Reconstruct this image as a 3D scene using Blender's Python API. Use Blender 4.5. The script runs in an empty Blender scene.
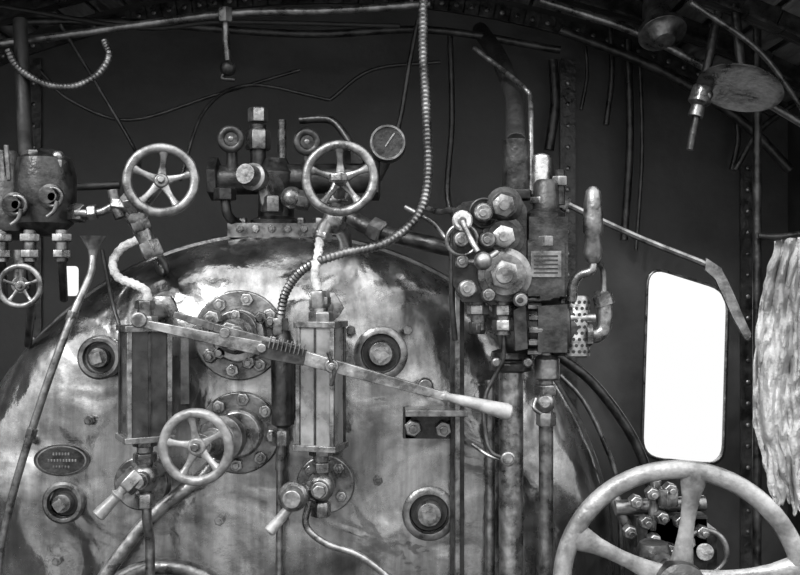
import bpy, bmesh, math, random
from mathutils import Vector, Matrix, noise
random.seed(4)
K=0.0025; D=2.4; Z0=1.6
def W(u,v,y=0.0):
    s=K*(D+y)/D
    return Vector(((u-400)*s,y,Z0+(287.5-v)*s))
def S(px,y=0.0): return px*K*(D+y)/D
F=Vector((0,-1,0)); UP=Vector((0,0,1)); RX=Vector((1,0,0))

# ---------------- materials ----------------
def mat(name,c0,c1,metal,rough,rough2=None,nscale=14,bump=0.15,bscale=60,spec=0.5,stretch=None):
    m=bpy.data.materials.new(name); m.use_nodes=True
    nt=m.node_tree; N=nt.nodes; L=nt.links
    b=N['Principled BSDF']
    tc=N.new('ShaderNodeTexCoord'); src=tc.outputs['Object']
    if stretch:
        mp=N.new('ShaderNodeMapping'); mp.inputs['Scale'].default_value=stretch; L.new(src,mp.inputs['Vector']); src=mp.outputs['Vector']
    n=N.new('ShaderNodeTexNoise'); n.inputs['Scale'].default_value=nscale; n.inputs['Detail'].default_value=6
    n.inputs['Roughness'].default_value=0.65
    L.new(src,n.inputs['Vector'])
    r=N.new('ShaderNodeValToRGB')
    r.color_ramp.elements[0].position=0.38; r.color_ramp.elements[1].position=0.64
    r.color_ramp.elements[0].color=(c0,c0,c0,1); r.color_ramp.elements[1].color=(c1,c1,c1,1)
    L.new(n.outputs['Fac'],r.inputs['Fac']); L.new(r.outputs['Color'],b.inputs['Base Color'])
    b.inputs['Metallic'].default_value=metal
    mr=N.new('ShaderNodeMapRange'); mr.inputs['From Min'].default_value=.3; mr.inputs['From Max'].default_value=.7
    mr.inputs['To Min'].default_value=rough; mr.inputs['To Max'].default_value=rough2 if rough2 else rough+0.2
    L.new(n.outputs['Fac'],mr.inputs['Value']); L.new(mr.outputs['Result'],b.inputs['Roughness'])
    b.inputs['Specular IOR Level'].default_value=spec
    if bump>0:
        n2=N.new('ShaderNodeTexNoise'); n2.inputs['Scale'].default_value=bscale; n2.inputs['Detail'].default_value=5
        L.new(src,n2.inputs['Vector'])
        bp=N.new('ShaderNodeBump'); bp.inputs['Strength'].default_value=bump; bp.inputs['Distance'].default_value=0.01
        L.new(n2.outputs['Fac'],bp.inputs['Height']); L.new(bp.outputs['Normal'],b.inputs['Normal'])
    return m
IRON=mat('sooty_iron',0.008,0.045,0.5,0.26,nscale=22,bump=0.25)
DARK=mat('black_iron',0.006,0.02,0.3,0.5,bump=0.25)
STEEL=mat('worn_steel',0.05,0.22,0.8,0.22,nscale=20,bump=.2)
MID=mat('dull_brass',0.08,0.32,0.85,0.2,nscale=22,bump=.2)
BRIGHT=mat('polished_brass',0.30,0.6,0.9,0.18,nscale=30)
LIGHT=mat('pale_painted_iron',0.09,0.24,0.35,0.28,nscale=18,bump=.25)
WOOD=mat('pale_grip',0.12,0.26,0.0,0.3,nscale=25)
LAG=mat('asbestos_lagging',0.22,0.5,0.0,0.9,bump=0.9,bscale=90)
CLOTHM=mat('cotton_cloth',0.22,0.50,0.0,0.95,nscale=7,bump=0.5,bscale=110)
WALLM=mat('soot_black_wall',0.003,0.026,0.0,0.5,nscale=3.5,bump=0.5,bscale=9)
ROOFM=mat('smoked_roof_boards',0.03,0.20,0.0,0.5,nscale=6,bump=0.3,bscale=25,stretch=(3,.4,3))
FLOORM=mat('footplate_steel',0.03,0.08,0.3,0.6)
GLASSD=mat('gauge_glass_dark',0.015,0.05,0.2,0.12,bump=0)
GLASSL=mat('gauge_glass_pale',0.10,0.24,0.3,0.2,nscale=14,bump=0.05)  # paler panes on the front and right of the right gauge

def backhead_mat():
    m=bpy.data.materials.new('polished_backhead_cladding'); m.use_nodes=True
    nt=m.node_tree; N=nt.nodes; L=nt.links; b=N['Principled BSDF']
    tc=N.new('ShaderNodeTexCoord')
    def noise_(s,d=5,r=0.6,st=None,dist=0):
        n=N.new('ShaderNodeTexNoise'); n.inputs['Scale'].default_value=s; n.inputs['Detail'].default_value=d; n.inputs['Roughness'].default_value=r
        n.inputs['Distortion'].default_value=dist
        if st:
            mp=N.new('ShaderNodeMapping'); mp.inputs['Scale'].default_value=st; L.new(tc.outputs['Object'],mp.inputs['Vector']); L.new(mp.outputs['Vector'],n.inputs['Vector'])
        else: L.new(tc.outputs['Object'],n.inputs['Vector'])
        return n
    def ramp(n,p0,c0,p1,c1):
        r=N.new('ShaderNodeValToRGB'); e=r.color_ramp.elements
        e[0].position=p0; e[0].color=(c0,c0,c0,1); e[1].position=p1; e[1].color=(c1,c1,c1,1)
        L.new(n.outputs['Fac'],r.inputs['Fac']); return r
    a=ramp(noise_(3.4,6,0.6,dist=.6),.36,.12,.66,.38)
    s=ramp(noise_(6,6,.65,(3.2,3.2,.3)),.36,.5,.58,1.0)   # vertical run-down streaks
    t=ramp(noise_(18,7,.72),.36,.5,.52,1.0)
    mx=N.new('ShaderNodeMix'); mx.data_type='RGBA'; mx.blend_type='MULTIPLY'; mx.inputs[0].default_value=.9
    L.new(a.outputs['Color'],mx.inputs[6]); L.new(s.outputs['Color'],mx.inputs[7])
    m2=N.new('ShaderNodeMix'); m2.data_type='RGBA'; m2.blend_type='MULTIPLY'; m2.inputs[0].default_value=.6
    L.new(mx.outputs[2],m2.inputs[6]); L.new(t.outputs['Color'],m2.inputs[7])
    L.new(m2.outputs[2],b.inputs['Base Color'])
    b.inputs['Metallic'].default_value=0.9
    mr=N.new('ShaderNodeMapRange'); mr.inputs['From Min'].default_value=.35; mr.inputs['From Max'].default_value=.65
    mr.inputs['To Min'].default_value=0.10; mr.inputs['To Max'].default_value=0.36
    L.new(noise_(7,6,.65).outputs['Fac'],mr.inputs['Value']); L.new(mr.outputs['Result'],b.inputs['Roughness'])
    b1=N.new('ShaderNodeBump'); b1.inputs['Strength'].default_value=0.85; b1.inputs['Distance'].default_value=0.03
    L.new(noise_(4.6,2.5,.45,dist=.8).outputs['Fac'],b1.inputs['Height'])
    b2=N.new('ShaderNodeBump'); b2.inputs['Strength'].default_value=0.1; b2.inputs['Distance'].default_value=0.01
    L.new(noise_(34,3).outputs['Fac'],b2.inputs['Height']); L.new(b1.outputs['Normal'],b2.inputs['Normal'])
    L.new(b2.outputs['Normal'],b.inputs['Normal'])
    return m
BACK=backhead_mat()

# ---------------- builder ----------------
def frame(ax):
    ax=ax.normalized()
    ref=UP if abs(ax.z)<0.9 else RX
    a=ax.cross(ref).normalized(); b=a.cross(ax).normalized()
    return a,b
class B:
    def __init__(s,name): s.name=name; s.bm=bmesh.new(); s.m=[]
    def mi(s,m):
        if m not in s.m: s.m.append(m)
        return s.m.index(m)
    def lathe(s,p,ax,prof,m,seg=24,rot=0.0):
        ax=Vector(ax).normalized(); a,b=frame(ax); i=s.mi(m); rings=[]
        for t,r in prof:
            r=max(r,1e-4); rings.append([s.bm.verts.new(p+ax*t+(a*math.cos(rot+2*math.pi*k/seg)+b*math.sin(rot+2*math.pi*k/seg))*r) for k in range(seg)])
        for q in range(len(rings)-1):
            for k in range(seg):
                f=s.bm.faces.new((rings[q][k],rings[q][(k+1)%seg],rings[q+1][(k+1)%seg],rings[q+1][k])); f.material_index=i
        for rr in (rings[0],rings[-1]):
            f=s.bm.faces.new(rr); f.material_index=i
    def cyl(s,p0,p1,r0,m,r1=None,seg=24):
        p0=Vector(p0);p1=Vector(p1); r1=r0 if r1 is None else r1
        s.lathe(p0,p1-p0,[(0,r0),((p1-p0).length,r1)],m,seg)
    def hexp(s,p0,p1,r,m,rot=0.3):
        p0=Vector(p0);p1=Vector(p1);l=(p1-p0).length
        s.lathe(p0,p1-p0,[(0,r*.96),(l*.1,r),(l*.88,r),(l,r*.86)],m,6,rot)
    def ball(s,c,r,m,sq=1.0):
        s.lathe(c-UP*r*sq,UP,[(r*sq*(1-math.cos(t*math.pi/10)),r*math.sin(t*math.pi/10)) for t in range(11)],m,20)
    def sweep(s,pts,r,m,seg=12,n=8,smooth=True,corr=None,cd=.8,wob=0):
        P=[Vector(p) for p in pts]
        if smooth and len(P)>2:
            Q=[P[0]*2-P[1]]+P+[P[-1]*2-P[-2]]; out=[]
            for i in range(1,len(Q)-2):
                for k in range(n):
                    t=k/n; a,b,c,d=Q[i-1],Q[i],Q[i+1],Q[i+2]
                    out.append(0.5*((2*b)+(c-a)*t+(2*a-5*b+4*c-d)*t*t+(3*b-a-3*c+d)*t*t*t))
            out.append(P[-1]); P=out
        if corr:
            L=[0]
            for i in range(1,len(P)): L.append(L[-1]+(P[i]-P[i-1]).length)
            st=corr/4; cnt=int(L[-1]/st); o=[]; j=0
            for k in range(cnt+1):
                d=k*st
                while j<len(L)-2 and L[j+1]<d: j+=1
                t=(d-L[j])/max(1e-6,L[j+1]-L[j]); o.append(P[j].lerp(P[j+1],min(1,t)))
            P=o
        i=s.mi(m); rings=[]; prev=None
        for k,p in enumerate(P):
            t=(P[min(k+1,len(P)-1)]-P[max(k-1,0)]).normalized()
            if prev is None: a,b=frame(t)
            else:
                a=(prev-t*prev.dot(t)).normalized(); b=a.cross(t)
            prev=a
            rr=r(k/(len(P)-1)) if callable(r) else r
            if corr: rr*=(1,.5+cd/2,cd,.5+cd/2)[k%4]
            if wob: rr*=1+random.uniform(-wob,wob)
            rings.append([s.bm.verts.new(p+(a*math.cos(2*math.pi*q/seg)+b*math.sin(2*math.pi*q/seg))*rr) for q in range(seg)])
        for q in range(len(rings)-1):
            for k in range(seg):
                f=s.bm.faces.new((rings[q][k],rings[q][(k+1)%seg],rings[q+1][(k+1)%seg],rings[q+1][k])); f.material_index=i
        for rr in (rings[0],rings[-1]):
            f=s.bm.faces.new(rr); f.material_index=i
    def pipe(s,uvy,rp,m,**kw):
        s.sweep([W(*p) for p in uvy],S(rp,uvy[0][2]),m,**kw)
    def box(s,c,size,m,R=None):
        i=s.mi(m); c=Vector(c); v=[]
        for x in(-.5,.5):
            for y in(-.5,.5):
                for z in(-.5,.5):
                    q=Vector((x*size[0],y*size[1],z*size[2]))
                    if R: q=R@q
                    v.append(s.bm.verts.new(c+q))
        for f in((0,1,3,2),(4,6,7,5),(0,4,5,1),(2,3,7,6),(0,2,6,4),(1,5,7,3)):
            s.bm.faces.new([v[k] for k in f]).material_index=i
    def prism(s,poly,y0,y1,m):
        i=s.mi(m)
        A=[s.bm.verts.new((x,y0,z)) for x,z in poly]; C=[s.bm.verts.new((x,y1,z)) for x,z in poly]
        s.bm.faces.new(A).material_index=i; s.bm.faces.new(C).material_index=i
        n=len(A)
        for k in range(n): s.bm.faces.new((A[k],A[(k+1)%n],C[(k+1)%n],C[k])).material_index=i
    def plate(s,uv,y,th,m):
        s.prism([(W(u,v,y).x,W(u,v,y).z) for u,v in uv],y,y-th,m)
    def torus(s,c,n,R,r,m,sR=48,sr=12,sq=1.0):
        n=n.normalized(); a,b=frame(n); i=s.mi(m); G=[]
        for k in range(sR):
            t=2*math.pi*k/sR; d=a*math.cos(t)+b*math.sin(t)
            G.append([s.bm.verts.new(c+d*(R+r*math.cos(2*math.pi*q/sr))+n*(r*sq*math.sin(2*math.pi*q/sr))) for q in range(sr)])
        for k in range(sR):
            for q in range(sr):
                s.bm.faces.new((G[k][q],G[(k+1)%sR][q],G[(k+1)%sR][(q+1)%sr],G[k][(q+1)%sr])).material_index=i
    def disc(s,u,v,y,rp,th,m,seg=32,bev=0.15):
        r=S(rp,y); s.lathe(W(u,v,y),F,[(0,r),(th*(1-bev),r),(th,r-th*bev)],m,seg)
    def nut(s,u,v,y,rp,th,m=MID,stud=True,rot=0.3):
        r=S(rp,y); c=W(u,v,y); s.hexp(c,c+F*th,r,m,rot)
        if stud: s.cyl(c+F*th*.9,c+F*th*1.5,r*.45,m,seg=12)
    def flange(s,u,v,y,rp,th,m,n,rb,nm=MID,ph=0.0,nr=6):
        s.disc(u,v,y,rp,th,m)
        for k in range(n):
            t=ph+2*math.pi*k/n
            s.nut(u+rb*math.cos(t),v+rb*math.sin(t),y-th,nr,0.014,nm,rot=k*.7)
    def wheel(s,c,n,R,r,m,spokes=5,ph=90,hub=0.2,dish=0.15,sw=0.10,stem=0.08,hm=None):
        n=n.normalized(); a=n.cross(UP).normalized()*-1
        b=n.cross(a).normalized()
        if b.z<0: b=-b
        s.torus(c,n,R-r,r,m,72,14,0.85)
        hc=c-n*R*dish
        for k in range(spokes):
            t=math.radians(ph+360*k/spokes); d=a*math.cos(t)+b*math.sin(t); w=n.cross(d).normalized()
            p0=hc+d*R*hub*.7; p1=c+d*(R-r*1.2); i=s.mi(m); rg=[]
            for q in range(9):
                f=q/8; p=p0.lerp(p1,f)
                ww=R*sw*(1.25-.45*math.sin(math.pi*min(1,f*1.1))-.2*f+ (.35 if f>.95 else .12 if f>.8 else 0)); hh=ww*.55
                rg.append([s.bm.verts.new(p+w*ww*math.cos(x*math.pi/5)+n*hh*math.sin(x*math.pi/5)) for x in range(10)])
            for q in range(8):
                for x in range(10): s.bm.faces.new((rg[q][x],rg[q][(x+1)%10],rg[q+1][(x+1)%10],rg[q+1][x])).material_index=i
            s.bm.faces.new(rg[0]).material_index=i; s.bm.faces.new(rg[-1]).material_index=i
        s.lathe(hc-n*R*.12,n,[(0,R*hub*.85),(R*.05,R*hub),(R*.2,R*hub),(R*.24,R*hub*.8)],m)
        s.hexp(hc+n*R*.1,hc+n*R*.26,R*hub*.5,hm or STEEL)
        if stem: s.cyl(hc-n*stem,hc,R*.09,STEEL,seg=14)
    def done(s,bev=0.0012):
        bmesh.ops.recalc_face_normals(s.bm,faces=s.bm.faces)
        for f in s.bm.faces: f.smooth=True
        for e in s.bm.edges:
            if len(e.link_faces)==2 and e.calc_face_angle(0)>math.radians(38): e.smooth=False
        me=bpy.data.meshes.new(s.name); s.bm.to_mesh(me); s.bm.free()
        for m in s.m: me.materials.append(m)
        o=bpy.data.objects.new(s.name,me); bpy.context.scene.collection.objects.link(o)
        if bev:
            md=o.modifiers.new('bevel','BEVEL'); md.width=bev; md.segments=2; md.limit_method='ANGLE'; md.angle_limit=math.radians(38)
        return o

# ---------------- cab shell ----------------
YW=0.75; XL,XR=-1.75,1.28
def roofz(x): return 2.60-0.40*((x+.235)/1.515)**2
def curve_plate(name,outer,holes,y,th,m):
    cu=bpy.data.curves.new(name,'CURVE'); cu.dimensions='2D'; cu.fill_mode='BOTH'; cu.extrude=th/2
    for pl in [outer]+holes:
        sp=cu.splines.new('POLY'); sp.points.add(len(pl)-1)
        for k,(x,z) in enumerate(pl): sp.points[k].co=(x,z,0,1)
        sp.use_cyclic_u=True
    o=bpy.data.objects.new('tmp',cu); bpy.context.scene.collection.objects.link(o)
    bpy.context.view_layer.update()
    me=bpy.data.meshes.new_from_object(o.evaluated_get(bpy.context.evaluated_depsgraph_get()))
    bpy.data.objects.remove(o)
    me.transform(Matrix.Translation((0,y,0))@Matrix.Rotation(math.pi/2,4,'X'))
    me.materials.clear(); me.materials.append(m); me.name=name
    ob=bpy.data.objects.new(name,me); bpy.context.scene.collection.objects.link(ob); return ob
def rrect(c4,y,r=0.04,n=6):
    P=[Vector((W(u,v,y).x,W(u,v,y).z)) for u,v in c4]; out=[]
    for i in range(4):
        p=P[i]; a=(P[i-1]-p).normalized(); b=(P[(i+1)%4]-p).normalized()
        s0=p+a*r; s1=p+b*r
        for k in range(n+1):
            t=k/n; q=s0*(1-t)**2+p*2*t*(1-t)+s1*t*t; out.append((q.x,q.y))
    return out
win=rrect([(648,266),(728,291),(723,465),(642,457)],YW,0.065)
glim=rrect([(61,266),(78,266),(78,296),(63,296)],YW,0.015)
outer=[(XL,0)]+[(XR+.01,0)]+[(XR+.01-(XR-XL)*k/40,roofz(XR-(XR-XL)*k/40)+.02) for k in range(41)]
curve_plate('wall_front',outer,[win,glim],YW+0.012,0.012,WALLM)
b=B('window_1')
pts=[Vector((x,YW,z)) for x,z in win]; b.sweep(pts+[pts[0]],0.0045,STEEL,seg=8,smooth=False); b.done(0)
b=B('floor'); b.box((-.23,-1.0,-.03),(3.2,4.2,.06),FLOORM); b.done()
for nm,x in(('wall_left',XL-.01),('wall_right',XR+.01)):
    b=B(nm); b.box((x,.3,1.11),(.03,.97,2.2),WALLM); b.box((x,-.85,.5),(.03,1.4,1.0),WALLM); b.done()
YR0=-.22  # rear roof edge stops short, out of view, so sky brightens the shoulder
b=B('ceiling')
xs=[XL-.1+(XR-XL+.2)*k/34 for k in range(35)]
for k in range(34):
    x0,x1=xs[k],xs[k+1]
    cx=(x0+x1)/2; ang=math.atan2(roofz(x0)-roofz(x1),x1-x0)
    b.box((cx,(YR0+.82)/2,roofz(cx)+.026),((x1-x0)+.016,.82-YR0,.022),DARK,Matrix.Rotation(ang,3,'Y'))
    b.box((cx,(YR0+.8)/2,roofz(cx)+.011),((x1-x0)-.010,.8-YR0,.014),ROOFM,Matrix.Rotation(ang,3,'Y'))
b.done()
for y in(-.15,.14,.45):
    b=B('roof_rib')
    for k in range(34):
        cx=(xs[k]+xs[k+1])/2; ang=math.atan2(roofz(xs[k])-roofz(xs[k+1]),xs[k+1]-xs[k])
        b.box((cx,y,roofz(cx)-.03),(xs[k+1]-xs[k]+.006,.012,.07),IRON,Matrix.Rotation(ang,3,'Y'))
        b.box((cx,y-.02,roofz(cx)-.062),(xs[k+1]-xs[k]+.006,.05,.008),IRON,Matrix.Rotation(ang,3,'Y'))
    b.done(0)
# riveted angle iron and seams on the cab front
b=B('cab_front_angle_iron')
n=60
for k in range(n):
    x=XL+.03+(XR-XL-.06)*(k+.5)/n; dx=(XR-XL-.06)/n
    ang=math.atan2(roofz(x-.02)-roofz(x+.02),.04)
    b.box((x,YW-.006,roofz(x)-.045),(dx+.004,.012,.05),IRON,Matrix.Rotation(ang,3,'Y'))
    b.lathe(Vector((x,YW-.012,roofz(x)-.045)),F,[(0,.009),(.004,.008),(.007,.004)],STEEL,10)
for x in(-1.2,.55,1.14):
    b.box((x,YW-.003,1.55 if x!=1.14 else 1.2),(.05,.006,1.6),IRON)
    for k in range(22): b.lathe(Vector((x,YW-.006,.8+k*.07)),F,[(0,.008),(.004,.007),(.006,.003)],STEEL,10)
b.done(0)
# ---------------- boiler ----------------
b=B('boiler_backhead')
CX=-0.325; CZ=0.845; R=0.893
AI,BI=.30,.17
prof=[]
for k in range(19):
    t=math.pi/2*k/18; prof.append((AI*(1-math.sin(t)),BI*(1-math.cos(t))))
prof+=[(0,.3),(0,.5),(0,YW-.0)]
def dent(x,y,z):
    r=math.hypot(x-CX,max(0,z-CZ)); w=min(1,max(0,(r-.45)/.25))
    p=Vector((x*3.2,y*3.2,z*3.2)); q=Vector((x*8+5,y*8,z*8))
    return w*(.016*noise.noise(p)+.006*noise.noise(q)+.004*abs(noise.noise(q*2.1)))
def outl(ins):
    r=R-ins; o=[(CX-r,0.02),(CX-r,.3),(CX-r,.6)]
    for k in range(181):
        t=math.pi*(1-k/180); o.append((CX+r*math.cos(t),CZ+r*math.sin(t)))
    o+=[(CX+r,.6),(CX+r,.3),(CX+r,0.02)]; return o
i=b.mi(BACK); rings=[]
for ins,y in prof:
    rings.append([b.bm.verts.new((x,y+(dent(x,y,z) if y<.16 and z>.6 else 0)*(1 if ins<AI-1e-5 else 0),z)) for x,z in outl(ins)])
for q in range(len(rings)-1):
    for k in range(len(rings[0])-1):
        b.bm.faces.new((rings[q][k],rings[q][k+1],rings[q+1][k+1],rings[q+1][k])).material_index=i
b.bm.faces.new(rings[0]).material_index=i
b.plate([(181,338),(189,338),(189,404),(181,404)],0,.004,LIGHT)
b.torus(Vector((CX,.21,CZ)),F,R+.004,.012,IRON,96,8)
for (u,v) in((58,560),(378,480),(351,330),(505,520),(220,520),(90,420),(408,330),(30,440)):
    b.nut(u,v,0.0 ,5,.014,STEEL)
b.done(0)

for (u,v,r) in((102,357,22),(381,353,27),(429,512,27),(66,501,21)):
    b=B('washout_plug'); yy=.012 if (u,v)!=(102,357) else 0.004
    c=W(u,v,yy)
    b.lathe(c,F,[(0,S(r)),(.022,S(r)),(.027,S(r*.9)),(.027,S(r*.74)),(.012,S(r*.70))],STEEL,40)
    b.disc(u,v,yy-.012,r*.68,.003,DARK)
    b.lathe(c+F*.015,F,[(0,S(r*.5)),(.012,S(r*.48)),(.018,S(r*.42))],MID)
    b.box(c+F*.038,(S(r*.48),.03,S(r*.48)),MID,Matrix.Rotation(.25+u*.01,3,'Y'))
    b.done()
b=B('makers_plate')
for sc,y0,y1,m in((1,0.003,-.004,IRON),(.9,-.003,-.0055,STEEL),(.84,-.005,-.0063,IRON)):
    b.prism([(W(62,460).x+S(28)*sc*math.cos(t*math.pi/20),W(62,460).z+S(16)*sc*math.sin(t*math.pi/20)) for t in range(40)],y0,y1,m)
for k in range(3):
    w=[20,30,20][k]; n=int(w/3)
    for j in range(n): b.box(W(62-w/2+j*3+1.5,454+k*6.5,-.0065),(S(1.7),.0012,S(2.6)),STEEL)
b.done(.0003)

b=B('regulator_lever')
b.flange(240,335,0,45,.02,STEEL,8,36,MID,.2,7)
b.disc(240,335,-.02,27,.03,MID); b.disc(240,335,-.05,18,.07,STEEL); b.flange(236,332,-.05,22,.015,STEEL,3,17,MID,.5,6)
b.nut(236,330,-.12,11,.1,MID)
def bar(uv0,uv1,w0,w1,y,th,m):
    a=Vector((uv1[0]-uv0[0],uv1[1]-uv0[1])).normalized(); n=Vector((-a.y,a.x))
    b.plate([(uv0[0]+n.x*w0,uv0[1]+n.y*w0),(uv1[0]+n.x*w1,uv1[1]+n.y*w1),(uv1[0]-n.x*w1,uv1[1]-n.y*w1),(uv0[0]-n.x*w0,uv0[1]-n.y*w0)],y,th,m)
YL=-.24
bar((134,321),(262,348),3.5,7,YL,.02,MID)
bar((262,348),(306,357),9,8,YL+.003,.028,IRON)
for k in range(9):
    b.box(W(270+k*4.2,342+k*1.05,YL-.03),(S(1.3),.01,S(11)),STEEL,Matrix.Rotation(.23,3,'Y'))
bar((175,314),(215,327),3,4,YL,.014,STEEL); bar((215,327),(300,350),4,4,YL,.014,STEEL)
bar((303,357),(445,396),7,4,YL,.02,MID)
b.disc(140,320,YL-.012,8,.015,MID); b.disc(332,366,YL-.015,7,.012,MID); b.nut(332,366,YL-.025,4,.012)
b.disc(262,348,YL-.02,5,.012,MID)
b.pipe([(328,352,YL-.025),(334,372,YL-.03),(331,386,YL-.03)],2,IRON)
p0,p1=W(440,395,YL-.01),W(512,413,YL-.01); l=(p1-p0).length
b.lathe(p0,p1-p0,[(0,.010),(l*.06,.013),(l*.12,.009),(l*.3,.012),(l*.6,.015),(l*.92,.019),(l*.98,.016),(l,.01)],WOOD)
b.pipe([(236,332,-.2),(236,334,YL-.005)],8,MID)
b.nut(215,318,-.1,9,.05,MID)
for (u,v) in((200,330),(222,352),(272,322),(262,318),(250,362),(212,356)): b.nut(u,v,-.02,7,.03,STEEL)
b.done()

b=B('blowdown_valve')
b.flange(240,432,0,41,.018,STEEL,8,33,MID,.1,7)
b.disc(240,432,-.018,24,.04,MID)
b.sweep([W(238,432,-.05),W(225,438,-.1),W(212,442,-.14),W(200,446,-.2)],.028,MID)
b.lathe(W(228,436,-.08),W(200,446,-.2)-W(228,436,-.08),[(0,.05),(.01,.055),(.03,.055),(.035,.035),(.07,.032)],STEEL)
b.wheel(W(196,447,-.27),Vector((-.12,-1,.02)),S(39,-.27),S(5,-.27),LIGHT,5,100,.24,.12,.12,.1)
b.done()
b=B('blowdown_pipe')
b.pipe([(225,450,-.05),(200,478,-.06),(165,505,-.06),(135,535,-.06),(95,590,-.06)],7,MID,seg=16)
b.done(0)

def gauge(cu,v0,v1,w,rot,y,panel):
    b=B('water_gauge')
    c=W(cu,(v0+v1)/2,y); h=S(v1-v0,y); w=S(w,y)
    Rm=Matrix.Rotation(rot,3,'Z')
    def bx(off,size,m): b.box(c+Rm@Vector(off),size,m,Rm)
    d=w*.9
    for sx in(-1,1):
        for sy in(-1,1): bx((sx*w*.46,sy*d*.46,0),(w*.11,w*.11,h),MID if sy<0 else IRON)
    bx((0,0,h*.5),(w*1.12,d*1.12,.014),MID); bx((0,0,-h*.5),(w*1.15,d*1.15,.014),MID)
    bx((0,-d*.44,0),(w*.8,.005,h*.97),panel); bx((-w*.45,0,0),(.005,d*.8,h*.97),GLASSD); bx((w*.45,0,0),(.005,d*.8,h*.97),panel)
    bx((0,-d*.47,0),(w*.06,.006,h*.94),IRON)
    bx((0,d*.45,0),(w*.8,.004,h*.97),DARK)
    t=c+UP*h*.5
    b.hexp(t,t+UP*.03,.03,MID); b.cyl(t+UP*.03,t+UP*.06,.017,STEEL); b.hexp(t+UP*.045,t+UP*.065,.024,MID)
    tb=t+UP*.035; b.cyl(tb,Vector((tb.x,.05,tb.z)),.02,STEEL); b.lathe(Vector((tb.x,.03,tb.z)),F,[(0,.045),(.015,.045),(.02,.03)],MID,6)
    q=c-UP*h*.5
    b.hexp(q-UP*.022,q,.029,MID); b.cyl(q-UP*.07,q-UP*.02,.019,STEEL); b.hexp(q-UP*.06,q-UP*.035,.028,MID)
    qb=q-UP*.095; b.ball(qb,.033,MID,1.1); b.cyl(qb,Vector((qb.x,.01,qb.z)),.022,MID)
    b.hexp(qb+UP*-.07,qb+UP*-.035,.024,MID)
    b.cyl(qb,qb+F*.05,.02,MID); b.hexp(qb+F*.045,qb+F*.065,.017,MID)
    return b,qb
YG=-.14
b,q=gauge(145,328,437,43,.5,YG,GLASSD)
b.disc(143,482,0,27,.02,STEEL)
p0=q+Vector((-.02,-.05,-.0)); p1=W(97,517,YG-.08); l=(p1-p0).length
b.lathe(p0,p1-p0,[(0,.016),(l*.3,.010),(l*.4,.017),(l*.45,.012),(l*.8,.015),(l*.97,.016),(l,.008)],WOOD)
b.hexp(p0-(p1-p0)*.25,p0+(p1-p0)*.2,.026,MID)
b.pipe([(147,490,YG),(147,520,YG),(150,545,YG+.02),(150,600,YG+.02)],5,STEEL)
b.done()
b,q=gauge(321,324,446,39,-.28,YG,GLASSL)
b.flange(326,483,0,29,.02,STEEL,4,20,MID,.7,6)
p0=q+Vector((-.045,-.05,-.012)); p1=W(268,533,YG-.08); l=(p1-p0).length
b.lathe(p0,p1-p0,[(0,.014),(l*.15,.014),(l*.25,.011),(l*.8,.013),(l*.96,.014),(l,.008)],WOOD)
b.lathe(p0+Vector((-.012,-.012,.005)),F,[(0,.034),(.02,.034),(.03,.026),(.034,.026),(.05,.02)],MID)
b.hexp(p0+Vector((-.03,0,0)),q,.024,MID)
b.pipe([(310,500,YG),(306,525,YG),(325,543,YG),(360,556,YG),(398,585,YG)],3.5,MID)
b.done()

b=B('steam_valve')
c=W(161,180,-.16)
b.wheel(c,Vector((.18,-1,.12)),S(38,-.16),S(5,-.16),STEEL,5,85,.2,.15,.12,.05)
vb=W(137,215,-.06)
b.cyl(c+Vector((-.006,.03,0)),vb,.014,STEEL); b.ball(vb,.028,MID,1.2)
b.hexp(W(128,196,-.1),W(137,215,-.06),.022,MID); b.hexp(vb,W(143,232,-.06),.026,STEEL); b.cyl(W(143,230,-.06),W(150,250,-.06),.02,MID); b.hexp(W(148,242,-.06),W(155,258,-.06),.028,MID)
b.hexp(W(128,206,-.06),W(112,204,-.06),.02,MID); b.pipe([(118,203,-.06),(100,212,-.06),(75,213,-.06)],4,MID); b.hexp(W(97,212,-.06),W(88,213,-.06),.02,MID)
b.pipe([(113,190,-.06),(116,206,-.06),(121,218,-.06)],6,STEEL)
b.sweep([W(137,240,-.07),W(122,248,-.08),W(113,262,-.09),W(118,277,-.1),W(136,285,-.12),W(147,293,-.14),W(147,312,-.14)],.0115,LAG,corr=.018,cd=.82,wob=.04)
b.pipe([(150,250,-.06),(160,262,.02),(165,275,.12)],7,STEEL)
b.done()
b=B('steam_valve')
c=W(340,178,-.16)
b.wheel(c,Vector((-.05,-1,.1)),S(39,-.16),S(5,-.16),STEEL,5,92,.2,.15,.12,.05)
b.cyl(c,W(338,200,-.08),.014,STEEL); b.hexp(W(338,174,-.19),W(338,182,-.19),.022,MID)
b.cyl(W(338,180,-.1),W(336,215,-.06),.018,MID); b.hexp(W(337,192,-.08),W(337,203,-.08),.03,MID); b.ball(W(335,220,-.06),.03,MID,1.2)
b.hexp(W(324,232,-.08),W(322,240,-.08),.024,STEEL); b.pipe([(335,220,-.06),(326,226,-.07),(320,240,-.09)],8,STEEL)
b.sweep([W(320,238,-.09),W(318,255,-.11),W(315,275,-.13),W(319,292,-.14)],.0115,LAG,corr=.018,cd=.82,wob=.04)
b.hexp(W(319,291,-.14),W(320,308,-.14),.026,MID); b.cyl(W(320,300,-.14),W(320,325,-.14),.018,MID)
b.pipe([(336,222,-.06),(345,240,.05),(345,260,.17)],7,STEEL)
b.done()

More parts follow.
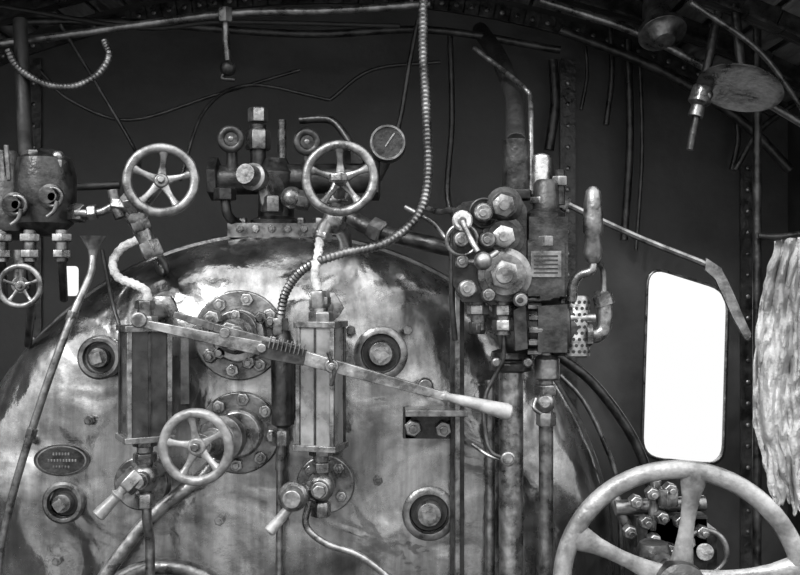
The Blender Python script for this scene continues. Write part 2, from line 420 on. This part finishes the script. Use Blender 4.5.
b=B('steam_turret')
yt=.24
b.box(W(280,232,yt),(S(95,yt),.16,S(14,yt)),STEEL); 
for u in(240,256,272,288,304,318): b.nut(u,229,yt-.08,4,.012,MID); 
for u in(242,262,300,318): b.hexp(W(u,226,yt-.04),W(u,218,yt-.04),.015,MID)
b.lathe(W(276,228,yt),UP,[(0,.07),(.02,.07),(.03,.05),(.10,.048),(.13,.06),(.15,.06),(.17,.04),(.19,.03)],IRON)
b.cyl(W(215,180,yt),W(375,178,yt),S(15,yt),IRON); 
for u in(215,375): b.hexp(W(u-5,179,yt),W(u+5,179,yt),.06,IRON)
b.cyl(W(258,185,yt),W(258,125,yt),S(8,yt),IRON); b.hexp(W(258,150,yt),W(258,130,yt),.035,STEEL); b.hexp(W(258,122,yt),W(258,108,yt),.028,MID)
b.cyl(W(232,180,yt-.02),W(232,140,yt-.02),.015,IRON); b.cyl(W(308,180,yt-.02),W(308,142,yt-.02),.015,IRON)
b.cyl(W(282,180,yt),W(282,120,yt),.012,STEEL); b.cyl(W(355,180,yt),W(355,150,yt),.02,IRON); b.hexp(W(355,165,yt),W(355,150,yt),.033,IRON)
for u,v,r in((231,139,14),(307,142,14)):
    b.wheel(W(u,v,yt-.1),Vector((.05,-1,0)),S(r,yt-.1),S(4,yt-.1),IRON,6,20,.42,.1,.14,.09)
    b.disc(u,v,yt-.1,r*.62,.004,IRON)
# round steam pressure gauge beside the turret
c=W(388,146,yt); r=S(18,yt)
b.lathe(c,F,[(0,r*.9),(.01,r),(.06,r),(.066,r*.96),(.066,r*.84),(.058,r*.82)],STEEL,40); b.lathe(c,F,[(.05,r*.8),(.0585,r*.8)],IRON,32)
b.box(c+F*.061+Vector((.006,0,.008)),(.004,.002,r*.9),MID,Matrix.Rotation(.6,3,'Y'))
b.cyl(W(388,146,yt),W(388,146,yt-.02),.03,STEEL); b.cyl(W(375,178,yt),W(388,152,yt),.02,IRON)
p0=W(275,186,yt-.03); p1=W(246,174,.05)
b.lathe(p0,p1-p0,[(0,.03),(.03,.03),(.04,.024),(.10,.024),(.105,.034),(.135,.036),(.14,.028),(.175,.026)],MID)
b.hexp(W(264,181,.12),W(268,205,.12),.022,MID); b.ball(W(292,198,.1),.03,MID)
b.hexp(W(292,198,.1),W(310,202,.1),.026,STEEL)
b.hexp(W(272,212,.12),W(272,196,.12),.03,STEEL); b.hexp(W(225,200,.15),W(225,188,.15),.03,IRON); b.pipe([(225,196,.15),(228,215,.15),(240,226,.2)],5,IRON)
b.pipe([(300,120,.3),(330,120,.28),(345,135,.26),(355,152,.24)],4,IRON)
b.done()

b=B('flexible_conduit')
b.sweep([W(424,-50,-.08),W(423,40,-.08),W(426,110,-.09),W(428,175,-.1),W(418,215,-.11),W(385,243,-.12),W(340,254,-.13),W(305,268,-.1),W(286,292,-.06),W(280,320,-.04)],.012,STEEL,seg=14,corr=.0105,cd=.8)
b.hexp(W(280,318,-.04),W(280,335,-.04),.022,MID)
b.lathe(W(283,428,-.04),UP,[(0,.012),(.01,.028),(.2,.03),(.215,.022),(.24,.018)],IRON)
b.cyl(W(280,470,-.04),W(282,420,-.04),.012,STEEL); b.cyl(W(279,590,-.04),W(280,470,-.04),.009,STEEL); b.hexp(W(281,445,-.04),W(281,430,-.04),.022,MID)
b.cyl(W(281,380,-.04),W(281,380,0.0),.014,STEEL)
b.done(0)
b=B('lamp_conduit')
b.sweep([W(8,50,.1),W(18,68,.1),W(45,84,.1),W(75,86,.1),W(98,74,.1),W(109,56,.1),W(104,40,.12)],.0095,STEEL,corr=.01,cd=.8)
b.done(0)
b=B('overhead_pipe')
b.pipe([(-20,46,.2),(60,36,.2),(225,14,.2),(330,11,.2),(430,4,.2)],4,STEEL)
b.pipe([(0,6,.35),(140,28,.35),(225,22,.35),(400,26,.35)],2.5,DARK)
b.pipe([(-20,22,.5),(120,22,.5),(300,34,.5),(430,30,.5),(560,50,.5)],4,IRON)
b.pipe([(225,12,.2),(226,40,.2),(228,66,.2)],3.5,STEEL); b.ball(W(228,68,.2),.022,IRON)
b.hexp(W(225,8,.19),W(225,22,.19),.02,STEEL)
b.pipe([(228,70,.2),(222,78,.2),(235,80,.2)],2,IRON)
b.done(0)
for pts,r in(([(60,24,.3),(100,90,.4),(135,150,.4),(140,170,.3)],2),([(180,180,.3),(205,110,.4),(250,85,.5),(330,100,.55)],2),([(40,70,.4),(70,100,.4),(130,120,.45),(215,95,.5),(300,70,.5)],1.8),([(395,140,.4),(402,110,.4),(410,60,.4),(418,20,.4)],2.5),([(450,30,.6),(452,120,.6),(448,200,.6),(470,235,.5)],3),([(330,100,.6),(372,70,.6),(440,62,.6)],2)):
    b=B('copper_oil_pipe'); b.pipe(pts,r,IRON); b.done(0)
b=B('main_steam_pipe')
b.pipe([(345,215,.1),(380,232,.05),(430,244,0),(470,252,-.02)],8,IRON,seg=16)
b.hexp(W(372,228,.06),W(384,234,.045),.032,STEEL)
b.done(0)
b=B('copper_oil_pipe'); b.pipe([(405,207,-.02),(432,222,-.04),(446,238,-.05),(458,242,-.08)],2.5,STEEL); b.pipe([(425,208,.1),(440,212,.0),(450,210,-.05),(460,213,-.1)],3,STEEL); b.done(0)

b=B('injector_body'); y=-.02
b.lathe(W(45,236,y),UP,[(0,.03),(.015,.05),(.03,.068),(.09,.075),(.15,.075),(.19,.065),(.205,.04),(.215,.02)],IRON)
b.lathe(W(8,240,y),UP,[(0,.03),(.02,.055),(.15,.058),(.18,.04),(.22,.02)],IRON)
b.cyl(W(10,195,y),W(60,195,y),.045,IRON)
for u,v in((17,205),(53,197)):
    b.lathe(W(u,v,y-.06),F,[(0,.028),(.01,.03),(.02,.03),(.024,.02),(.04,.02)],IRON); b.torus(W(u,v,y-.09),F,.021,.0055,STEEL,24,8)
    b.disc(u,v,y-.09,5,.01,STEEL)
    b.pipe([(u+4,v+4,y-.1),(u+1,v+14,y-.1),(u-6,v+20,y-.1)],2.2,STEEL)
b.hexp(W(58,168,y-.03),W(58,160,y-.03),.02,MID); b.ball(W(58,157,y-.03),.016,MID)
b.hexp(W(34,160,y-.03),W(34,150,y-.03),.02,STEEL)
b.hexp(W(72,213,y-.01),W(85,213,y-.03),.024,MID)
for u,v in((4,165),(9,160)): b.cyl(W(u,v+20,y-.05),W(u-3,v-15,y-.06),.006,MID)
for u in(2,30,62):
    b.cyl(W(u,230,y-.04),W(u,262,y-.04),.015,STEEL); b.hexp(W(u,234,y-.04),W(u,242,y-.04),.026,MID); b.hexp(W(u,250,y-.04),W(u,258,y-.04),.023,MID)
    b.cyl(W(u,260,y-.04),W(u+2,300,y+.04),.01,IRON)
b.pipe([(30,262,y-.04),(32,300,y),(28,345,.1)],4,IRON)
b.cyl(W(20,250,y-.04),W(20,285,y-.04),.015,STEEL); b.cyl(W(20,285,y-.01),W(20,285,y-.06),.02,STEEL)
b.wheel(W(20,286,-.12),Vector((.1,-1,.05)),S(23,-.12),S(3,-.12),STEEL,5,90,.24,.1,.1,.06)
b.pipe([(20,20,.15),(24,110,.1),(26,150,.02),(28,170,y)],7,DARK)
b.pipe([(0,190,.2),(120,185,.25)],4,DARK)
b.done()
b=B('drain_tundish_pipe')
b.pipe([(93,255,-.12),(90,275,-.14),(74,312,-.18),(52,370,-.2),(32,430,-.2),(14,490,-.2),(2,545,-.2),(-4,600,-.2)],3.8,STEEL)
b.lathe(W(93,258,-.12),UP,[(0,.009),(.02,.012),(.045,.025),(.052,.03),(.05,.024)],STEEL)
b.hexp(W(74,311,-.18),W(70,322,-.18),.014,MID); b.hexp(W(33,428,-.2),W(30,438,-.2),.014,MID)
b.done(0)
b=B('copper_oil_pipe'); b.pipe([(102,250,.0),(112,300,.0),(119,325,-.02)],2,IRON); b.done(0)

y=-.12
b=B('sight_feed_lubricator')
b.plate([(452,212),(462,204),(516,196),(524,210),(524,290),(515,302),(462,302),(452,285)],y,.05,IRON)
b.lathe(W(503,237,y-.05),F,[(0,S(20)),(.01,S(20)),(.014,S(15)),(.02,S(15))],IRON); b.nut(503,237,y-.07,12,.02,MID)
b.lathe(W(504,275,y-.05),F,[(0,S(25)),(.02,S(25)),(.028,S(19)),(.035,S(19))],STEEL,40); b.nut(504,275,y-.085,15,.025,MID,stud=False); b.disc(504,275,y-.105,9,.01,MID)
b.lathe(W(503,206,y-.03),F,[(0,S(17)),(.03,S(17)),(.04,S(12))],IRON); b.nut(503,206,y-.07,12,.02,STEEL)
for u,v,r,m in((462,221,10,BRIGHT),(483,213,9,MID),(461,240,8,MID),(467,289,9,MID),(487,240,8,STEEL),(462,262,7,STEEL),(488,295,7,MID),(520,300,7,MID)):
    b.cyl(W(u,v,y-.03),W(u,v,y-.08),S(r*.7,y),MID); b.lathe(W(u,v,y-.08),F,[(0,S(r,y)),(.02,S(r,y)),(.025,S(r*.8,y))],m); b.disc(u,v,y-.105,r*.45,.006,STEEL)
b.pipe([(462,221,y-.12),(470,238,y-.13),(478,252,y-.14)],3,MID); b.ball(W(483,261,y-.14),.021,STEEL)
b.pipe([(470,262,y-.12),(483,261,y-.14),(497,252,y-.12)],3,MID)
b.torus(W(462,240,y-.09),F,S(14),.005,STEEL,32,8); b.torus(W(484,213,y-.06),F,S(13),.004,IRON,32,8)
b.cyl(W(478,300,y-.02),W(478,330,y-.02),.018,STEEL); b.hexp(W(478,305,y-.02),W(478,315,y-.02),.026,MID); b.hexp(W(477,322,y-.02),W(477,334,y-.02),.02,IRON)
b.cyl(W(504,300,y-.03),W(504,335,y-.03),.018,STEEL); b.hexp(W(504,305,y-.03),W(504,316,y-.03),.028,MID); b.hexp(W(504,320,y-.03),W(504,331,y-.03),.028,MID)
b.pipe([(504,333,y-.03),(503,360,y-.03),(494,378,y-.02),(486,395,y-.02),(484,420,y-.03),(490,450,y-.05),(505,459,y-.06)],2.2,IRON)
b.pipe([(472,444,-.1),(490,456,-.12),(512,462,-.16)],2,MID)
b.torus(W(508,459,y-.08),F,.013,.005,MID,24,8); b.cyl(W(508,459,y-.02),W(508,459,y-.09),.011,STEEL)
b.pipe([(460,215,y-.02),(453,230,y-.02),(452,300,y-.02),(455,340,y)],3,IRON)
b.done()
b=B('driver_brake_valve')
b.box(W(545,250,y),(S(36),.11,S(60)),IRON); b.box(W(546,268,y-.06),(S(34),.006,S(52)),IRON)
b.box(W(546,264,y-.065),(S(28),.004,S(24)),STEEL)
for k in range(5): b.box(W(546,256+k*4.2,y-.068),(S(22),.003,S(1.4)),DARK)
b.lathe(W(546,222,y),UP,[(0,.045),(.02,.045),(.03,.032),(.09,.03),(.1,.022)],IRON); b.hexp(W(546,246,y-.05),W(546,236,y-.05),.02,MID)
b.lathe(W(500,327,y+.02),RX,[(0,.05),(.015,.062),(.12,.064),(.13,.07),(.155,.07),(.16,.06),(.18,.06)],IRON,40)
for k in range(7):
    t=-.9+k*.42; c=W(530,327,y+.02)+Vector((0,-.072*math.cos(t),.072*math.sin(t))); 
    b.hexp(c-RX*.012,c+RX*.02,.008,MID)
b.plate([(512,310),(524,304),(526,348),(514,350)],y-.03,.03,IRON); b.plate([(537,306),(566,304),(566,352),(537,352)],y-.04,.018,IRON)
b.lathe(W(577,357,y-.01),UP,[(0,S(10)),(.004,S(12)),(S(54),S(12)),(S(58),S(10))],MID,32)
for r in range(9):
    for k in range(7):
        t=-1.35+k*.45+(.22 if r%2 else 0); d=Vector((math.sin(t),-math.cos(t),0)); p=W(577,351,y-.01)+UP*S(5.8*r)
        b.lathe(p+d*(S(12)-.002),d,[(0,.0042),(.003,.0042)],DARK,8)  # dark discs stand for the shade inside the cage holes
b.cyl(W(560,305,y),W(577,305,y),.02,IRON); b.cyl(W(555,345,y),W(577,345,y),.02,IRON)
b.sweep([W(588,335,y-.02),W(597,335,y-.02),W(604,327,y-.02),W(605,305,y-.02)],.018,MID,seg=16); b.hexp(W(602,300,y-.02),W(602,291,y-.02),.02,MID); b.hexp(W(586,335,y-.02),W(592,335,y-.02),.028,MID)
b.cyl(W(605,305,y-.02),W(602,295,y-.02),.024,MID)
b.cyl(W(570,318,y-.03),W(595,318,y-.03),.01,MID)
b.lathe(W(593,258,y-.06),UP,[(0,.018),(.01,.022),(.05,.018),(.06,.024),(.085,.023),(.13,.021),(.155,.017),(.165,.008)],STEEL)
b.lathe(W(593,258,y-.06),-UP,[(0,.018),(.01,.014),(.015,.006)],MID)
b.sweep([W(593,256,y-.06),W(592,270,y-.06),W(580,275,y-.05),W(573,285,y-.04),W(572,300,y-.03)],lambda t:.008+.005*t,MID)
b.pipe([(604,292,y-.03),(603,270,y-.03),(598,262,y-.05)],3,STEEL)
b.cyl(W(546,205,y+.04),W(540,160,y+.04),.03,IRON)
b.done()
b=B('brake_pipe')
b.cyl(W(516,200,y+.03),W(516,140,y+.03),S(13),IRON); b.hexp(W(516,200,y+.03),W(516,190,y+.03),.045,IRON)
b.sweep([W(516,142,y+.03),W(514,100,.1),W(500,60,.35),W(480,30,.6)],S(10),DARK)
b.pipe([(474,48,.2),(505,72,.12),(524,88,.02),(530,98,0),(531,130,y+.04),(531,195,y+.02)],2.5,STEEL)
b.cyl(W(541,205,y+.02),W(541,158,y+.02),S(9),BRIGHT); b.hexp(W(541,204,y),W(541,197,y),.028,MID); b.lathe(W(541,160,y+.02),UP,[(0,S(9)),(.01,S(8)),(.015,S(4))],BRIGHT)  # wide pale cylinder built to give the bright glint over the brake
b.hexp(W(560,186,y),W(560,176,y),.02,MID); b.cyl(W(560,205,y),W(560,170,y),.012,IRON)
b.done()
b=B('brake_pipe')
b.cyl(W(511,352,-.06),W(511,640,-.06),S(12),MID,seg=28)
b.cyl(W(515,352,-.07),W(515,300,-.1),.02,IRON)
b.lathe(W(512,372,-.06),UP,[(0,S(13)),(.005,S(20)),(.022,S(21)),(.026,S(17)),(.03,S(17)),(.034,S(21)),(.05,S(20)),(.055,S(14))],IRON)
b.disc(496,362,-.12,5,.02,MID); b.disc(527,362,-.12,5,.02,MID)
b.done()
b=B('brake_pipe')
b.cyl(W(546,352,-.1),W(546,640,-.06),S(7),STEEL)
b.lathe(W(547,380,-.1),UP,[(0,.025),(.005,.03),(.05,.03),(.06,.022)],STEEL)
b.hexp(W(545,395,-.11),W(545,384,-.11),.028,MID); b.ball(W(545,402,-.12),.025,MID); b.cyl(W(545,402,-.12),W(545,402,-.16),.014,MID); b.hexp(W(546,412,-.11),W(546,426,-.11),.024,MID)
b.pipe([(536,398,-.15),(534,408,-.16),(541,414,-.16)],2,MID)
b.cyl(W(490,380,-.03),W(490,640,-.03),.012,STEEL)
b.done()
b=B('support_column')
b.plate([(450,246),(464,246),(464,640),(450,640)],-.02,.012,IRON); b.box(W(457,443,-.045),(.012,.05,S(394)),STEEL)
b.plate([(405,412),(465,412),(465,406),(405,406)],-.0,.09,STEEL)
b.plate([(403,406),(409,406),(416,438),(403,438)],-.0,.01,IRON)
b.plate([(405,412),(462,412),(462,438),(405,438)],-.0,.01,IRON)
b.nut(413,427,-.012,9,.03,STEEL); b.nut(443,428,-.012,9,.03,STEEL)
b.box(W(425,385,-.02),(.03,.04,.02),STEEL); b.disc(425,385,-.02,8,.03,STEEL)
b.done()

b=B('curved_boiler_conduit')  # added arc pipes standing in for the dark boiler bands
for yy,r,pts in((.3,5,[(556,354),(590,380),(622,420),(643,460),(652,500),(656,600)]),(.25,2.5,[(560,375),(583,400),(603,440),(618,490),(622,600)])):
    b.pipe([(u,v,yy) for u,v in pts],r,IRON if r>3 else STEEL)
b.cyl(W(590,380,.3),W(590,380,YW),.01,IRON); b.cyl(W(643,460,.3),W(643,460,YW),.01,IRON)
b.done(0)
b=B('whistle_lever')
b.sweep([W(560,200,-.1),W(575,208,-.1),W(640,238,-.1),W(705,264,-.1),W(720,274,-.1),W(733,300,-.1),W(748,338,-.1)],.008,STEEL,seg=8,n=6)
b.plate([(705,258),(720,268),(750,334),(744,339),(732,318),(714,279),(704,270)],-.1,.01,STEEL)
b.hexp(W(556,200,-.09),W(568,206,-.09),.02,MID)
b.done(0)

yr=-.55
b=B('reversing_handwheel')
c=W(681,588,yr); Rr=S(127,yr); n=Vector((-.12,-1,.05))
b.wheel(c,n,Rr,S(9.5,yr),LIGHT,5,83,.17,.1,.085,.2)
hc=c-n.normalized()*Rr*.1
b.lathe(hc,n,[(0,.05),(.04,.05),(.05,.03)],IRON)
b.lathe(Vector((c.x,yr+.2,0.0)),UP,[(0,.12),(.02,.12),(.04,.06),(.7,.035),(c.z-.04,.035),(c.z,.045),(c.z+.035,.03)],IRON)
b.cyl(hc,Vector((c.x+.01,yr+.28,c.z)),.025,STEEL)
b.done()
b=B('reversing_screw'); y=-.1
b.box(W(665,528,y),(S(66),.12,S(30)),IRON)
b.box(W(640,556,y),(.05,.1,S(60)),IRON); b.box(W(700,556,y),(.05,.1,S(60)),IRON)
for u,v in((634,500),(650,492),(668,488),(690,500),(644,520),(660,516),(678,520),(700,530),(628,530),(652,538),(686,540),(668,548)):
    b.nut(u,v,y-.06,7,.03,MID)
b.cyl(W(615,508,y-.03),W(705,503,y-.03),.018,STEEL); b.cyl(W(610,490,y),W(630,530,y-.02),.014,STEEL)
b.cyl(W(656,480,y-.05),W(652,530,y-.05),.012,STEEL); b.hexp(W(668,505,y-.07),W(668,488,y-.07),.026,STEEL)
b.torus(W(705,552,y-.08),F,S(20),.007,STEEL,40,8); b.cyl(W(705,552,y),W(705,552,y-.09),.02,STEEL)
b.box(W(670,700,y),(.14,.12,W(670,575,y).z),DARK)
b.done()

# cloth
b=B('hanging_cloth'); i=b.mi(CLOTHM); nx,nz=110,110; G=[]
def edge(t):
    ks=[(0,774),(.12,767),(.3,757),(.55,753),(.72,753),(.85,762),(1,772)]
    for (a0,u0),(a1,u1) in zip(ks,ks[1:]):
        if t<=a1: f=(t-a0)/(a1-a0); f=f*f*(3-2*f); return u0+(u1-u0)*f
    return 772
for r in range(nz+1):
    row=[]; t=r/nz
    for k in range(nx+1):
        s_=k/nx
        left=edge(t)+2.5*noise.noise(Vector((t*9,1,0)))
        u=left+s_*(840-left)
        bot=508+9*math.sin(s_*17+1)+14*noise.noise(Vector((s_*14,3,0)))-22*(s_<.06)
        v=241+(bot-241)*t-(10*s_*(1-t))
        p=Vector((s_*6+1.3*noise.noise(Vector((s_*3,t*4,2))),t*2.2,0))
        yy=.24+.065*noise.noise(p)*(.5+t*.6)+.022*noise.noise(Vector((s_*11+2*noise.noise(Vector((s_*4,t*6,5))),t*9,3)))+.007*noise.noise(Vector((s_*26,t*30,7)))+.03*abs(noise.noise(Vector((s_*5+t*7,t*9-s_*6,9))))
        row.append(b.bm.verts.new(W(u,v,yy)))
    G.append(row)
for r in range(nz):
    for k in range(nx):
        b.bm.faces.new((G[r][k],G[r][k+1],G[r+1][k+1],G[r+1][k])).material_index=i
o=b.done(0); md=o.modifiers.new('s','SOLIDIFY'); md.thickness=.003
b=B('cloth_rail'); b.pipe([(758,236,.24),(785,236,.24),(845,226,.24)],3,IRON); b.cyl(W(759,236,.24),W(759,236,YW),.008,IRON); b.done(0)
b=B('cab_stanchion'); b.cyl(W(757,18,.3),W(757,820,.3),.012,IRON); b.done(0)

b=B('cab_lamp')
b.lathe(W(742,80,.1),Vector((-.35,-.3,-1)),[(0,.03),(.01,.08),(.02,.105),(.028,.11),(.03,.095),(.022,.04)],STEEL,40)
b.cyl(W(742,80,.1),W(735,5,.12),.012,IRON)
b.done(0)
b=B('gauge_lamp_bracket')
b.cyl(W(722,-4,.15),W(702,92,.15),.012,IRON); b.lathe(W(704,84,.15),W(697,110,.15)-W(704,84,.15),[(0,.016),(.01,.026),(.05,.03),(.06,.018),(.09,.02)],STEEL)
b.pipe([(698,108,.15),(694,128,.15),(690,150,.15)],4,IRON); b.ball(W(707,95,.14),.016,MID)
b.done()
b=B('ventilator_knob')
b.lathe(W(660,26,.3),Vector((.1,-.6,-1)),[(-.09,.03),(0,.05),(.01,.065),(.03,.068),(.035,.05),(.06,.03)],STEEL)
b.done()
b=B('roof_conduit')
b.pipe([(540,0,.3),(640,34,.3),(720,76,.3),(830,140,.3)],4,STEEL)
b.pipe([(690,2,.0),(760,52,.1),(810,120,.2)],3,STEEL)
b.pipe([(560,30,.6),(660,70,.6),(740,120,.6),(790,170,.6)],5,IRON)
b.done(0)
for u,v0,v1,r in((610,25,125,3),(553,60,150,5),(736,110,170,3),(585,40,110,2),(628,40,240,4),(640,60,250,2)):
    b=B('wall_conduit'); b.pipe([(u,v0,.68),(u+2,(v0+v1)/2,.68),(u-4,v1,.68)],r,IRON); b.done(0)
b=B('wall_conduit'); b.pipe([(735,170,.4),(760,130,.4),(800,100,.4)],3,IRON); b.done(0)
b=B('firehole_door')
c=W(165,650,0)
b.torus(c,F,S(84),.02,STEEL,64,12); b.lathe(c,F,[(0,S(78)),(.03,S(78)),(.05,S(60)),(.055,S(20))],IRON,48)
b.done()

# ---------- light: overcast sky, brighter overhead than at the horizon, plus a hazy sun from behind the driver ----------
w=bpy.data.worlds.new('overcast'); bpy.context.scene.world=w; w.use_nodes=True
nt=w.node_tree; bg=nt.nodes['Background']
tc=nt.nodes.new('ShaderNodeTexCoord'); sp=nt.nodes.new('ShaderNodeSeparateXYZ'); mr=nt.nodes.new('ShaderNodeMapRange')
nt.links.new(tc.outputs['Generated'],sp.inputs[0]); nt.links.new(sp.outputs['Z'],mr.inputs['Value'])
mr.inputs['From Min'].default_value=-.05; mr.inputs['From Max'].default_value=.7; mr.inputs['To Min'].default_value=1.0; mr.inputs['To Max'].default_value=4.8
mr.interpolation_type='SMOOTHSTEP'
nt.links.new(mr.outputs['Result'],bg.inputs['Strength']); bg.inputs['Color'].default_value=(1,1,1,1)
def sun(name,d,e,ang):
    l=bpy.data.lights.new(name,'SUN'); l.energy=e; l.angle=math.radians(ang); o=bpy.data.objects.new(name,l)
    bpy.context.scene.collection.objects.link(o); o.rotation_euler=Vector(d).to_track_quat('-Z','Y').to_euler(); return o
sun('sun',(.62,1,-.85),2.8,7)
cam=bpy.data.cameras.new('camera'); cam.lens=43.2; cam.sensor_width=36; co=bpy.data.objects.new('camera',cam)
co.location=(0,-D,Z0); co.rotation_euler=(math.pi/2,0,0); bpy.context.scene.collection.objects.link(co); bpy.context.scene.camera=co
vs=bpy.context.scene.view_settings; vs.view_transform='Standard'; vs.look='None'
